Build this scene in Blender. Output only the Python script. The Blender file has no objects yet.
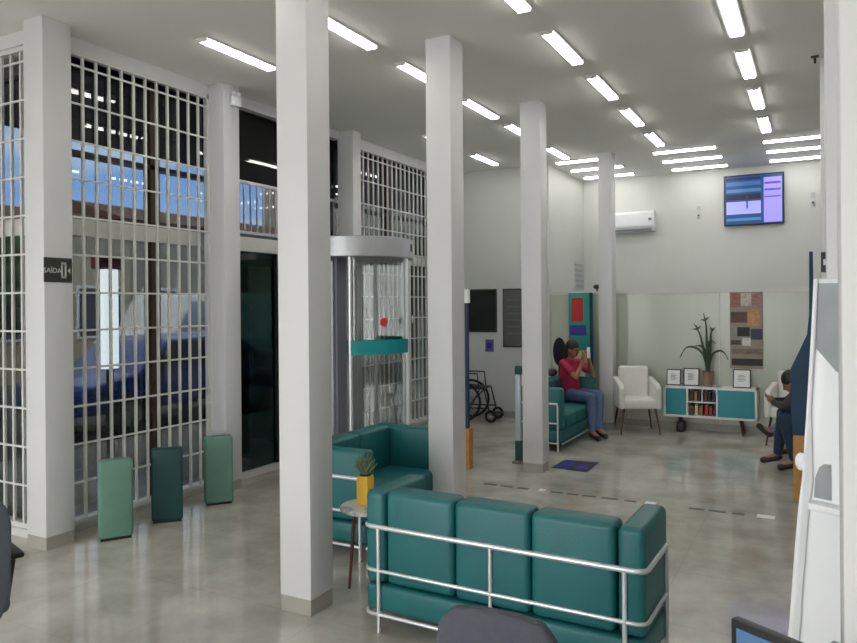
import bpy, bmesh, math, random
from math import sin, cos, pi, radians, sqrt, atan2
from mathutils import Vector, Matrix
random.seed(7)
S = bpy.context.scene
COL = S.collection

# ------------------------------------------------------------------ materials
def nodes(name):
    m = bpy.data.materials.new(name); m.use_nodes = True
    nt = m.node_tree; b = nt.nodes['Principled BSDF']
    return m, nt, b

def lin(c):
    return tuple(((x/255)/12.92 if x/255 <= .04045 else ((x/255+.055)/1.055)**2.4) for x in c)

def mat(name, rgb, rough=.5, metal=0., spec=.5, var=.06, scale=6., emit=0., bump=0., bscale=80.):
    m, nt, b = nodes(name)
    c = lin(rgb)
    b.inputs['Roughness'].default_value = rough
    b.inputs['Metallic'].default_value = metal
    b.inputs['Specular IOR Level'].default_value = spec
    tc = nt.nodes.new('ShaderNodeTexCoord')
    if var > 0:
        n = nt.nodes.new('ShaderNodeTexNoise'); n.inputs['Scale'].default_value = scale; n.inputs['Detail'].default_value = 4
        nt.links.new(tc.outputs['Object'], n.inputs['Vector'])
        r = nt.nodes.new('ShaderNodeValToRGB')
        r.color_ramp.elements[0].position = .3; r.color_ramp.elements[1].position = .7
        r.color_ramp.elements[0].color = (*[x*(1-var) for x in c], 1)
        r.color_ramp.elements[1].color = (*[min(1, x*(1+var)) for x in c], 1)
        nt.links.new(n.outputs['Fac'], r.inputs['Fac']); nt.links.new(r.outputs['Color'], b.inputs['Base Color'])
    else:
        b.inputs['Base Color'].default_value = (*c, 1)
    if bump > 0:
        n2 = nt.nodes.new('ShaderNodeTexNoise'); n2.inputs['Scale'].default_value = bscale; n2.inputs['Detail'].default_value = 3
        nt.links.new(tc.outputs['Object'], n2.inputs['Vector'])
        bp = nt.nodes.new('ShaderNodeBump'); bp.inputs['Strength'].default_value = bump; bp.inputs['Distance'].default_value = .01
        nt.links.new(n2.outputs['Fac'], bp.inputs['Height']); nt.links.new(bp.outputs['Normal'], b.inputs['Normal'])
    if emit > 0:
        b.inputs['Emission Color'].default_value = (*c, 1); b.inputs['Emission Strength'].default_value = emit
    return m

def glass_mat(name, tint, refl=.5, rough=.02):
    """thin sheet of tinted glass: see-through plus fresnel reflection"""
    m = bpy.data.materials.new(name); m.use_nodes = True; nt = m.node_tree
    nt.nodes.remove(nt.nodes['Principled BSDF']); out = nt.nodes['Material Output']
    tr = nt.nodes.new('ShaderNodeBsdfTransparent'); tr.inputs['Color'].default_value = (*tint, 1)
    gl = nt.nodes.new('ShaderNodeBsdfGlossy'); gl.inputs['Roughness'].default_value = rough
    fr = nt.nodes.new('ShaderNodeLayerWeight'); fr.inputs['Blend'].default_value = .5
    pw = nt.nodes.new('ShaderNodeMath'); pw.operation = 'POWER'; pw.inputs[1].default_value = 4.5
    mu = nt.nodes.new('ShaderNodeMath'); mu.operation = 'MULTIPLY_ADD'; mu.inputs[1].default_value = .9; mu.inputs[2].default_value = .08*refl; mu.use_clamp = True
    nt.links.new(fr.outputs['Facing'], pw.inputs[0])
    mx = nt.nodes.new('ShaderNodeMixShader')
    nt.links.new(pw.outputs[0], mu.inputs[0]); nt.links.new(mu.outputs[0], mx.inputs['Fac'])
    nt.links.new(tr.outputs[0], mx.inputs[1]); nt.links.new(gl.outputs[0], mx.inputs[2])
    nt.links.new(mx.outputs[0], out.inputs['Surface'])
    return m

def floor_mat():
    m, nt, b = nodes('polished_grey_porcelain')
    tc = nt.nodes.new('ShaderNodeTexCoord')
    br = nt.nodes.new('ShaderNodeTexBrick'); br.offset = 0; br.squash = 1
    br.inputs['Scale'].default_value = 1; br.inputs['Brick Width'].default_value = .8; br.inputs['Row Height'].default_value = .8
    br.inputs['Mortar Size'].default_value = .003; br.inputs['Mortar Smooth'].default_value = .3
    br.inputs['Color1'].default_value = (.47, .45, .415, 1); br.inputs['Color2'].default_value = (.50, .48, .44, 1)
    br.inputs['Mortar'].default_value = (.41, .395, .36, 1)
    nt.links.new(tc.outputs['Object'], br.inputs['Vector'])
    n = nt.nodes.new('ShaderNodeTexNoise'); n.inputs['Scale'].default_value = 2.2; n.inputs['Detail'].default_value = 8; n.inputs['Roughness'].default_value = .62
    nt.links.new(tc.outputs['Object'], n.inputs['Vector'])
    r = nt.nodes.new('ShaderNodeValToRGB'); r.color_ramp.elements[0].position = .33; r.color_ramp.elements[1].position = .68
    r.color_ramp.elements[0].color = (.72, .71, .69, 1); r.color_ramp.elements[1].color = (1.12, 1.12, 1.12, 1)
    nt.links.new(n.outputs['Fac'], r.inputs['Fac'])
    mx = nt.nodes.new('ShaderNodeMix'); mx.data_type = 'RGBA'; mx.blend_type = 'MULTIPLY'; mx.inputs[0].default_value = 1
    nt.links.new(br.outputs['Color'], mx.inputs[6]); nt.links.new(r.outputs['Color'], mx.inputs[7])
    nt.links.new(mx.outputs[2], b.inputs['Base Color'])
    rr = nt.nodes.new('ShaderNodeMapRange'); rr.inputs['To Min'].default_value = .05; rr.inputs['To Max'].default_value = .15
    nt.links.new(n.outputs['Fac'], rr.inputs['Value']); nt.links.new(rr.outputs['Result'], b.inputs['Roughness'])
    b.inputs['Specular IOR Level'].default_value = .8
    return m

def marble_mat():
    m, nt, b = nodes('white_marble')
    tc = nt.nodes.new('ShaderNodeTexCoord'); n = nt.nodes.new('ShaderNodeTexNoise')
    n.inputs['Scale'].default_value = 9; n.inputs['Detail'].default_value = 8; n.inputs['Distortion'].default_value = 1.5
    nt.links.new(tc.outputs['Object'], n.inputs['Vector'])
    r = nt.nodes.new('ShaderNodeValToRGB'); r.color_ramp.elements[0].position = .38; r.color_ramp.elements[1].position = .55
    r.color_ramp.elements[0].color = (.30, .30, .32, 1); r.color_ramp.elements[1].color = (.62, .60, .58, 1)
    nt.links.new(n.outputs['Fac'], r.inputs['Fac']); nt.links.new(r.outputs['Color'], b.inputs['Base Color'])
    b.inputs['Roughness'].default_value = .2
    return m

def frosted_mat():
    m, nt, b = nodes('frosted_green_glass')
    tc = nt.nodes.new('ShaderNodeTexCoord'); n = nt.nodes.new('ShaderNodeTexNoise'); n.inputs['Scale'].default_value = 1.3
    mp = nt.nodes.new('ShaderNodeMapping'); mp.inputs['Scale'].default_value = (3, 1, .25)
    nt.links.new(tc.outputs['Object'], mp.inputs['Vector']); nt.links.new(mp.outputs['Vector'], n.inputs['Vector'])
    r = nt.nodes.new('ShaderNodeValToRGB'); r.color_ramp.elements[0].color = (*lin((186, 192, 180)), 1); r.color_ramp.elements[1].color = (*lin((206, 211, 200)), 1)
    nt.links.new(n.outputs['Fac'], r.inputs['Fac']); nt.links.new(r.outputs['Color'], b.inputs['Base Color'])
    b.inputs['Roughness'].default_value = .22; b.inputs['Alpha'].default_value = .93
    return m

def sky_world():
    w = bpy.data.worlds.new('day_sky'); S.world = w; w.use_nodes = True; nt = w.node_tree
    bg = nt.nodes['Background']
    tc = nt.nodes.new('ShaderNodeTexCoord'); sx = nt.nodes.new('ShaderNodeSeparateXYZ')
    nt.links.new(tc.outputs['Generated'], sx.inputs[0])
    r = nt.nodes.new('ShaderNodeValToRGB'); e = r.color_ramp.elements
    e[0].position = 0; e[0].color = (.55, .70, 1.0, 1); e[1].position = .32; e[1].color = (.97, .96, .94, 1)
    x = e.new(.17); x.color = (.26, .49, 1.0, 1)
    nt.links.new(sx.outputs['Z'], r.inputs['Fac'])
    n = nt.nodes.new('ShaderNodeTexNoise'); n.inputs['Scale'].default_value = 4; n.inputs['Detail'].default_value = 6
    mp = nt.nodes.new('ShaderNodeMapping'); mp.inputs['Scale'].default_value = (1, 1, 3)
    nt.links.new(tc.outputs['Generated'], mp.inputs['Vector']); nt.links.new(mp.outputs['Vector'], n.inputs['Vector'])
    r2 = nt.nodes.new('ShaderNodeValToRGB'); r2.color_ramp.elements[0].position = .5; r2.color_ramp.elements[1].position = .75
    nt.links.new(n.outputs['Fac'], r2.inputs['Fac'])
    mx = nt.nodes.new('ShaderNodeMix'); mx.data_type = 'RGBA'; mx.inputs[7].default_value = (.9, .93, 1, 1)
    nt.links.new(r2.outputs['Color'], mx.inputs[0]); nt.links.new(r.outputs['Color'], mx.inputs[6])
    hz = nt.nodes.new('ShaderNodeMapRange'); hz.inputs['From Min'].default_value = .05; hz.inputs['From Max'].default_value = -.5
    nt.links.new(sx.outputs['Y'], hz.inputs['Value'])
    m3 = nt.nodes.new('ShaderNodeMix'); m3.data_type = 'RGBA'; m3.inputs[7].default_value = (1, .98, .955, 1)
    nt.links.new(hz.outputs['Result'], m3.inputs[0]); nt.links.new(mx.outputs[2], m3.inputs[6])
    nt.links.new(m3.outputs[2], bg.inputs['Color']); bg.inputs['Strength'].default_value = 4.6
sky_world()

M = dict(
    floor=floor_mat(), marble=marble_mat(), frost=frosted_mat(),
    wall=mat('painted_wall', (205, 207, 205), .6, var=.015, scale=2),
    column=mat('painted_column', (208, 208, 210), .5, var=.012, scale=3),
    ceiling=mat('gypsum_ceiling', (240, 240, 238), .8, var=.012, scale=1),
    skirt=mat('grey_tile_skirting', (158, 155, 148), .3, var=.08),
    white_metal=mat('white_painted_metal', (205, 205, 202), .35, var=.02),
    chrome=mat('satin_chrome', (214, 217, 222), .3, metal=.6, var=0),
    alu=mat('brushed_aluminium', (178, 180, 184), .35, metal=.5, var=.03, scale=30),
    teal=mat('teal_leatherette', (20, 96, 100), .45, var=.07, scale=5, bump=.12, bscale=120),
    teal_paint=mat('teal_lacquer', (22, 140, 152), .35, var=.02),
    teal_film=mat('teal_film', (10, 140, 148), .4, var=.02),
    sage=mat('sage_green_fabric', (92, 132, 116), .7, var=.07, scale=9, bump=.2),
    dgreen=mat('dark_teal_fabric', (10, 64, 66), .6, var=.08, scale=9, bump=.2),
    black=mat('black_plastic', (22, 22, 24), .45, var=.05),
    dark=mat('dark_metal', (38, 40, 40), .4, var=.05),
    brown=mat('dark_brown_frame', (58, 44, 32), .5, var=.1),
    navy=mat('navy_laminate', (2, 48, 82), .6, var=.03),
    wood=mat('oak_wood', (176, 128, 66), .45, var=.16, scale=14),
    dwood=mat('walnut_wood', (88, 44, 32), .4, var=.15, scale=18),
    white=mat('white_plastic', (232, 234, 238), .3, var=.01),
    off=mat('white_upholstery', (226, 226, 222), .6, var=.03, bump=.1),
    paper=mat('white_paper', (235, 236, 236), .6, var=.01),
    ink=mat('grey_print', (120, 120, 125), .6, var=0),
    yellow=mat('yellow_ceramic', (236, 190, 62), .3, var=.04),
    leaf=mat('dark_leaf', (70, 84, 62), .45, var=.25, scale=12),
    leaf2=mat('pale_succulent', (96, 116, 88), .5, var=.35, scale=25),
    pot=mat('clay_pot', (146, 118, 96), .7, var=.12),
    soil=mat('soil', (50, 38, 30), .9, var=.2, scale=40),
    chair_grey=mat('charcoal_fabric', (74, 75, 86), .75, var=.08, scale=30, bump=.3, bscale=200),
    chair_blue=mat('slate_fabric', (86, 92, 102), .7, var=.06, scale=30, bump=.2, bscale=200),
    skin=mat('skin', (150, 104, 80), .55, var=.04), hair=mat('black_hair', (26, 20, 18), .5, var=.2, scale=40),
    red=mat('magenta_knit', (172, 30, 72), .7, var=.08, scale=20), jeans=mat('blue_denim', (78, 98, 132), .75, var=.12, scale=25),
    jeans2=mat('dark_denim', (30, 52, 78), .75, var=.12, scale=25), jacket=mat('dark_jacket', (48, 48, 58), .7, var=.1, scale=20),
    lilac=mat('grey_trousers', (112, 108, 122), .75, var=.08), shoe=mat('dark_shoe', (36, 30, 30), .5, var=.1),
    asphalt=mat('asphalt', (78, 78, 80), .85, var=.15, scale=30), kerb=mat('concrete_paving', (120, 118, 112), .8, var=.1, scale=8),
    facade=mat('street_plaster', (150, 146, 136), .8, var=.12, scale=2), facade2=mat('street_cream_plaster', (176, 166, 146), .8, var=.1, scale=2),
    roof=mat('roof_tiles', (92, 62, 50), .8, var=.2, scale=14), canopy=mat('canopy_board', (52, 52, 52), .8, var=.05),
    carblue=mat('blue_car_paint', (24, 62, 150), .25, var=.03), cargrey=mat('silver_car_paint', (150, 158, 170), .25, var=.03), cardark=mat('dark_car_paint', (26, 34, 52), .25, var=.03),
    rubber=mat('tyre_rubber', (20, 20, 20), .8, var=.05), foliage=mat('tree_foliage', (44, 78, 40), .8, var=.4, scale=5), bark=mat('bark', (74, 58, 44), .9, var=.2),
    signred=mat('red_sign', (190, 40, 36), .5, var=.02), signwhite=mat('white_sign', (236, 238, 240), .5, var=.01),
    tube=mat('fluorescent_tube', (255, 253, 246), .4, var=0, emit=9),
    signdark=mat('dark_sign_plate', (44, 46, 40), .5, var=.05), signink=mat('pale_sign_print', (196, 200, 192), .6, var=0),
    lilacpanel=mat('lilac_grey_panel', (124, 124, 140), .5, var=.03),
    clear=glass_mat('clear_glass', (.91, .92, .92), .5), tinted=glass_mat('tinted_glass', (.27, .285, .285), .8), darkg=glass_mat('dark_glass', (.05, .075, .065), .55),
    acryl=glass_mat('clear_acrylic', (.84, .86, .86), .5, .15),
    decalblue=mat('blue_floor_decal', (46, 48, 150), .4, var=.15, scale=20), decaldark=mat('dark_floor_decal', (34, 36, 52), .4, var=.1),
    tape=mat('dark_floor_tape', (74, 72, 72), .5, var=.15, scale=30), cushionseam=mat('seam', (6, 60, 62), .6, var=0),
)

# ------------------------------------------------------------------ mesh helpers
class MB:
    def __init__(s): s.bm = bmesh.new()
    def add(s, tmp, mtx=None):
        if mtx is not None: tmp.transform(mtx)
        me = bpy.data.meshes.new('tmp'); tmp.to_mesh(me); tmp.free(); s.bm.from_mesh(me); bpy.data.meshes.remove(me); return s
    def box(s, x0, x1, y0, y1, z0, z1, bev=0., seg=2, mtx=None):
        t = bmesh.new(); bmesh.ops.create_cube(t, size=1)
        for v in t.verts:
            v.co = Vector((x0+(v.co.x+.5)*(x1-x0), y0+(v.co.y+.5)*(y1-y0), z0+(v.co.z+.5)*(z1-z0)))
        if bev > 0: bmesh.ops.bevel(t, geom=t.edges[:]+t.verts[:], offset=bev, segments=seg, profile=.5, affect='EDGES')
        return s.add(t, mtx)
    def tube(s, pts, r, seg=10, r1=None, cap=True):
        pts = [Vector(p) for p in pts]; t = bmesh.new(); rings = []
        n = len(pts)
        up = None
        for i, p in enumerate(pts):
            d = (pts[min(i+1, n-1)]-pts[max(i-1, 0)]).normalized()
            if up is None: up = Vector((0, 0, 1)) if abs(d.z) < .9 else Vector((1, 0, 0))
            a = d.cross(up)
            if a.length < 1e-4: a = d.cross(Vector((0, 1, 0)))
            a.normalize(); b = d.cross(a).normalized(); up = -b if False else a.cross(d)
            rr = r if r1 is None else r+(r1-r)*i/(n-1)
            rings.append([t.verts.new(p+a*cos(2*pi*k/seg)*rr+b*sin(2*pi*k/seg)*rr) for k in range(seg)])
        for i in range(n-1):
            for k in range(seg):
                t.faces.new((rings[i][k], rings[i][(k+1) % seg], rings[i+1][(k+1) % seg], rings[i+1][k]))
        if cap: t.faces.new(rings[0][::-1]); t.faces.new(rings[-1])
        bmesh.ops.recalc_face_normals(t, faces=t.faces[:])
        return s.add(t)
    def lathe(s, prof, c=(0, 0, 0), seg=32, mtx=None):
        t = bmesh.new(); rings = []
        for r, z in prof:
            rings.append([t.verts.new((c[0]+max(r, .0004)*cos(2*pi*k/seg), c[1]+max(r, .0004)*sin(2*pi*k/seg), c[2]+z)) for k in range(seg)])
        for i in range(len(prof)-1):
            for k in range(seg): t.faces.new((rings[i][k], rings[i][(k+1) % seg], rings[i+1][(k+1) % seg], rings[i+1][k]))
        t.faces.new(rings[0][::-1]); t.faces.new(rings[-1])
        bmesh.ops.recalc_face_normals(t, faces=t.faces[:])
        return s.add(t, mtx)
    def prism(s, poly, axis, a0, a1, bev=0., seg=2, mtx=None):
        """poly of 2-D points extruded along axis ('x','y','z') from a0 to a1"""
        def P(u, v, w): return {'x': (w, u, v), 'y': (u, w, v), 'z': (u, v, w)}[axis]
        t = bmesh.new(); A = [t.verts.new(P(u, v, a0)) for u, v in poly]; B = [t.verts.new(P(u, v, a1)) for u, v in poly]
        t.faces.new(A); t.faces.new(B[::-1])
        for i in range(len(poly)):
            j = (i+1) % len(poly); t.faces.new((A[i], B[i], B[j], A[j]))
        bmesh.ops.recalc_face_normals(t, faces=t.faces[:])
        if bev > 0: bmesh.ops.bevel(t, geom=t.edges[:]+t.verts[:], offset=bev, segments=seg, profile=.5, affect='EDGES')
        return s.add(t, mtx)
    def ball(s, c, r, sc=(1, 1, 1), seg=16, mtx=None):
        t = bmesh.new(); bmesh.ops.create_uvsphere(t, u_segments=seg, v_segments=max(6, seg//2), radius=r)
        for v in t.verts: v.co = Vector((v.co.x*sc[0]+c[0], v.co.y*sc[1]+c[1], v.co.z*sc[2]+c[2]))
        return s.add(t, mtx)
    def arc_wall(s, c, R, th, a0, a1, z0, z1, n=24):
        """curved sheet between angles a0..a1 (degrees), thickness th"""
        t = bmesh.new(); rows = []
        for i in range(n+1):
            a = radians(a0+(a1-a0)*i/n); q = []
            for rr, z in ((R, z0), (R, z1), (R-th, z1), (R-th, z0)): q.append(t.verts.new((c[0]+rr*cos(a), c[1]+rr*sin(a), z)))
            rows.append(q)
        for i in range(n):
            for k in range(4): t.faces.new((rows[i][k], rows[i][(k+1) % 4], rows[i+1][(k+1) % 4], rows[i+1][k]))
        t.faces.new(rows[0][::-1]); t.faces.new(rows[-1])
        bmesh.ops.recalc_face_normals(t, faces=t.faces[:])
        return s.add(t)
    def build(s, name, m, parent=None, smooth=True, world=False):
        """world=True: the shapes were written in world coordinates, move them into the parent's frame"""
        me = bpy.data.meshes.new(name)
        if world and parent is not None:
            s.bm.transform(frame(parent).inverted())
        s.bm.to_mesh(me); s.bm.free()
        if smooth:
            for p in me.polygons: p.use_smooth = True
            try: me.set_sharp_from_angle(angle=radians(38))
            except Exception: pass
        me.materials.append(M[m] if isinstance(m, str) else m)
        o = bpy.data.objects.new(name, me); COL.objects.link(o)
        if parent is not None: o.parent = parent
        return o

def frame(o):
    m = Matrix.LocRotScale(o.location, o.rotation_euler, o.scale)
    return frame(o.parent) @ m if o.parent else m

def thing(name, label, cat, loc=(0, 0, 0), rz=0., group=None):
    o = bpy.data.objects.new(name, None); COL.objects.link(o); o.empty_display_size = .1
    o.location = loc; o.rotation_euler = (0, 0, radians(rz)); o['label'] = label; o['category'] = cat
    if group: o['group'] = group
    return o
def tag(o, label, cat, group=None, kind=None):
    o['label'] = label; o['category'] = cat
    if group: o['group'] = group
    if kind: o['kind'] = kind
    return o
def struct(o, label=None, cat=None):
    o['kind'] = 'structure'
    if label: o['label'] = label
    if cat: o['category'] = cat
    return o
def recenter(o):
    """put a single-mesh thing's origin at its base"""
    vs = [v.co for v in o.data.vertices]; c = Vector(((min(v.x for v in vs)+max(v.x for v in vs))/2, (min(v.y for v in vs)+max(v.y for v in vs))/2, min(v.z for v in vs)))
    o.data.transform(Matrix.Translation(-c)); o.location = c; return o
def dup(root, loc, rz, label, group=None, name=None):
    r = root.copy(); COL.objects.link(r); r.location = loc; r.rotation_euler = (0, 0, radians(rz)); r['label'] = label
    if group: r['group'] = group
    def kids(a, b):
        for ch in list(a.children):
            if ch.name.startswith('__'): continue
            c = ch.copy(); COL.objects.link(c); c.parent = b; kids(ch, c)
    kids(root, r)
    return r
def text_mesh(body, size, name, m, parent, mtx, extrude=.0008, align='CENTER'):
    cu = bpy.data.curves.new('t', 'FONT'); cu.body = body; cu.size = size; cu.extrude = extrude; cu.align_x = align; cu.align_y = 'CENTER'
    o = bpy.data.objects.new('t', cu); COL.objects.link(o); dg = bpy.context.evaluated_depsgraph_get(); dg.update()
    me = bpy.data.meshes.new_from_object(o.evaluated_get(dg)); bpy.data.objects.remove(o)
    me.transform(mtx); me.materials.clear(); me.materials.append(M[m]); me.name = name
    q = bpy.data.objects.new(name, me); COL.objects.link(q); q.parent = parent; return q

# ------------------------------------------------------------------ the room
H = 3.76
XL, XR, YB, YF = -8.0, 3.0, 12.02, -3.5      # left side room, right wall, far wall, near wall
FX = -5.0                                     # facade line
struct(MB().box(XL, XR, YF, YB+.1, -.1, 0).build('floor', 'floor', smooth=False), 'polished grey porcelain tile floor', 'floor')
c = MB(); c.box(XL, XR, YF, 3.4, H, H+.12); c.box(FX-.2, XR, 3.4, YB+.2, H, H+.12)
struct(c.build('ceiling', 'ceiling', smooth=False), 'flat grey-white plaster ceiling', 'ceiling')
struct(MB().box(-5.2, XR, YB, YB+.15, 0, H).build('wall_back', 'wall', smooth=False), 'pale painted far wall', 'wall')
struct(MB().box(-5.2, -3.48, 10.24, YB, 0, H).build('wall_projection', 'wall', smooth=False), 'pale projecting wall block in the far left corner', 'wall')
struct(MB().box(XR, XR+.15, YF, YB+.15, 0, H).build('wall_right', 'wall', smooth=False), 'pale right wall', 'wall')
struct(MB().box(XL-.15, XL, YF, 3.4, 0, H).build('wall_left', 'wall', smooth=False), 'pale left wall of the front room', 'wall')
w = MB(); w.box(XL, XR, YF-.15, YF, 0, .3); w.box(XL, XR, YF-.15, YF, 3.3, H)
for a, b in ((XL, -7.5), (-4.2, -3.9), (-.7, 1.5), (2.6, XR)): w.box(a, b, YF-.15, YF, .3, 3.3)  # unseen wall; wide right pier shaped to hold daylight off the right-hand column
struct(w.build('wall_front', 'wall', smooth=False), 'wall with windows behind the viewer', 'wall')
for i, (a, b) in enumerate(((-7.5, -4.2), (-3.9, -.7), (1.5, 2.6))):
    struct(MB().box(a, b, YF-.08, YF-.07, .3, 3.3).build('window_%d' % (i+3), 'clear', smooth=False), 'street window behind the viewer', 'window')
# skirtings
struct(MB().box(-4.95, -3.47, 10.225, 10.24, 0, .09).box(-3.48, -3.465, 10.24, 10.3, 0, .09).build('baseboard_projection', 'skirt', smooth=False))

# columns: near-right corner (x1, y0), size .21
def column(name, x0, x1, y0, y1, label, skirt=True):
    t = thing(name, label, 'column', ((x0+x1)/2, (y0+y1)/2, 0))
    MB().box(x0, x1, y0, y1, 0 if not skirt else .088, H, .006, 2).build('shaft', 'column', t, world=True)
    if skirt: MB().box(x0+.004, x1-.004, y0+.004, y1-.004, 0, .09).build('skirting', 'skirt', t, world=True, smooth=False)
    t['kind'] = 'structure'
    return t
CX0, CX1 = -2.67, -2.456
column('column', CX0, CX1, 3.19, 3.40, 'white square column standing left of the near teal sofa')
column('column', CX0, CX1, 4.955, 5.18, 'white square column between the two near teal sofas')
column('column', CX0, CX1, 6.98, 7.18, 'white square column beside the blue floor decal')
column('column', CX0+.03, CX1, 9.83, 10.04, 'white square column nearest the far partition')
column('column', FX, -4.78, 3.215, 3.44, 'white corner column carrying the small dark sign')
column('column', FX, -4.78, 4.975, 5.18, 'white column right of the three green blocks')
column('column', FX, -4.78, 7.07, 7.24, 'white column behind the glass security portal')
column('column', .034, .25, 1.45, 1.67, 'large white column at the right edge of the view')
column('column', .027, .24, 3.19, 3.40, 'white column right behind the white sanitiser stand')
column('column', .024, .24, 6.98, 7.18, 'white column edge beside the far lights')

# ---------------------------------------------------------- facade grilles
def grille(label, length, nv, loc, rz, ztop=3.66):
    """local x runs along the grille, y is its thickness"""
    t = thing('security_grille', label, 'grille', loc, rz, 'white metal security grilles')
    f = MB(); f.box(0, length, -.02, .02, .06, .095); f.box(0, length, -.02, .02, ztop-.035, ztop)
    f.box(0, .03, -.02, .02, .06, ztop); f.box(length-.03, length, -.02, .02, .06, ztop)
    f.build('frame', 'white_metal', t, smooth=False)
    for i in range(nv):
        x = length*(i+1)/(nv+1)
        MB().box(x-.0095, x+.0095, -.0095, .0095, .09, ztop-.03).build('vertical_bar', 'white_metal', t, smooth=False)
    z = .09+.288
    while z < ztop-.1:
        MB().box(.02, length-.02, -.0165, -.008, z-.0075, z+.0075).build('horizontal_bar', 'white_metal', t, smooth=False); z += .288
    return t
grille('white security grille between the signed corner column and the next column', 1.535, 12, (FX+.02, 3.44, 0), 90)
grille('white security grille behind the glass portal running to the far wall block', 3.0, 25, (FX+.02, 7.24, 0), 90)
grille('white security grille left of the signed corner column', 2.95, 24, (-8.0+.02, 3.37, 0), 0)
# beams, headers
struct(MB().box(FX-.1, FX+.03, 3.44, 4.975, 3.66, H).box(FX-.1, FX+.03, 5.18, 7.07, 3.66, H).box(FX-.1, FX+.03, 7.24, 10.24, 3.66, H).box(XL, FX, 3.33, 3.42, 3.66, H).build('trim_1', 'column', smooth=False), 'pale header above the grilles', 'trim')
struct(MB().box(-5.2, -5.1, 3.44, 5.0, 2.27, 2.4).box(FX-.12, FX+.02, 5.18, 7.07, 2.25, 2.39).box(-5.2, -5.1, 7.2, 10.24, 2.27, 2.4).box(XL, FX-.2, 3.47, 3.53, 2.27, 2.4).build('trim_2', 'white_metal', smooth=False), 'pale transom beam across the glazing', 'trim')
struct(MB().box(-5.2, FX, 3.44, 10.24, 0, .06).box(XL, FX, 3.33, 3.5, 0, .06).build('trim_3', 'white_metal', smooth=False), 'low sill under the glazing', 'trim')
# glazing
def win(n, y0, y1, mull):
    g = struct(MB().box(-5.16, -5.154, y0, y1, .06, 3.66).build('window_%d' % n, 'tinted', smooth=False), 'tinted street window behind the grille', 'window')
    for y in mull: MB().box(-5.2, -5.11, y-.05, y+.05, .06, 3.66).build('mullion', 'brown', g, smooth=False)
    MB().box(-5.2, -5.11, y0, y1, 2.9, 2.94).build('transom', 'dark', g, smooth=False)
    return g
win(1, 3.44, 5.17, (4.48,))
win(2, 7.08, 10.24, (8.4, 9.6))
g = struct(MB().box(XL, FX-.16, 3.497, 3.503, .06, 3.66).build('window_6', 'tinted', smooth=False), 'tinted window behind the left grille', 'window')
MB().box(-6.0, -5.92, 3.46, 3.54, .06, 3.66).box(XL, FX-.16, 3.46, 3.54, 3.5, 3.66).build('mullion', 'dark', g, smooth=False)
# door bay between L2 and L3: dark transom glass above, dark glazed door below
g = struct(MB().box(FX-.06, FX-.054, 5.18, 7.07, 2.39, 3.66).build('window_7', 'tinted', smooth=False), 'dark transom window above the entrance', 'window')
d = struct(MB().box(FX-.06, FX-.05, 5.18, 7.07, .06, 2.25).build('door_1', 'darkg', smooth=False), 'dark glazed entrance bay beside the portal', 'door')
MB().box(FX-.09, FX-.03, 5.98, 6.03, .06, 2.25).box(FX-.09, FX-.03, 5.18, 5.21, .06, 2.25).build('door_frame', 'dark', d, smooth=False)
rl = thing('railing', 'low row of thin pale bars behind the glass over the entrance', 'railing', (-5.025, 6.12, 2.425))
MB().box(-.012, .012, -.93, .93, .50, .53).box(-.012, .012, -.93, .93, .0, .03).build('rail', 'alu', rl, smooth=False)
for i in range(20):
    y = -.9+i*1.8/19; MB().box(-.008, .008, y-.008, y+.008, .02, .52).build('baluster', 'alu', rl, smooth=False)
# shutter board behind the upper transom
struct(MB().box(-5.12, -5.09, 5.19, 7.06, 2.98, 3.66).build('trim_4', 'dark', smooth=False), 'dark shutter board above the entrance', 'trim')

# ---------------------------------------------------------- ceiling lights
def make_light(label):
    t = thing('ceiling_light', label, 'ceiling light', (0, 0, 0), 0, 'twin-tube ceiling lights')
    MB().box(-.066, .066, -.41, .41, -.012, 0, .003).build('housing', 'white_metal', t, smooth=False)
    for sx in (-.03, .03):
        MB().tube([(sx, -.395, -.012), (sx, .395, -.012)], .017, 8).build('tube', 'tube', t)
    for sy in (-.4, .4): MB().box(-.05, .05, sy-.006, sy+.006, -.03, -.008, .002).build('tube_holder', 'white_metal', t, smooth=False)
    return t
ordw = ['nearest', 'second', 'third', 'fourth', 'farthest']
proto_light = None
def place_light(x, y, rz, label):
    global proto_light
    if proto_light is None:
        proto_light = make_light(label); proto_light.location = (x, y, H); proto_light.rotation_euler = (0, 0, radians(rz)); return proto_light
    return dup(proto_light, (x, y, H), rz, label)
rows = {'rightmost': (-.535, (4.4, 5.62, 6.80, 7.99, 9.2)), 'second-from-right': (-1.79, (4.38, 5.65, 6.87, 8.10, 9.33)),
        'third-from-right': (-3.11, (4.48, 5.72, 6.97, 8.12, 9.52))}
for rn, (x, ys) in rows.items():
    for i, y in enumerate(ys):
        place_light(x, y, 0, '%s bright twin-tube light in the %s ceiling row running away' % (ordw[i], rn))
for y, wd in ((4.49, 'nearest'), (8.12, 'middle'), (9.42, 'farthest')):
    place_light(-4.14, y, 0, '%s bright twin-tube light in the row nearest the grilles' % wd)
for gx, gn in ((-.21, 'right'), (-1.57, 'middle'), (-2.94, 'left')):
    for y, wd in ((10.2, 'nearest'), (10.9, 'middle'), (11.62, 'farthest')):
        place_light(gx, y, 90, '%s of three crosswise tube lights in the %s far group' % (wd, gn))
for x in (-.535, -1.79, -3.11):  # out-of-view lamps added to light the room from the viewer's side
    for y, wd in ((3.1, 'just above'), (.4, 'over'), (-2.0, 'behind')):
        place_light(x, y, 0, 'unseen twin-tube fill light added %s the viewer in the row at %s' % (wd, {-.535: 'right', -1.79: 'centre', -3.11: 'left'}[x]))
for y, wd in ((1.6, 'nearer'), (-1.4, 'rear')):
    place_light(-5.9, y, 0, '%s twin-tube light in the side room ceiling' % wd)

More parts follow.
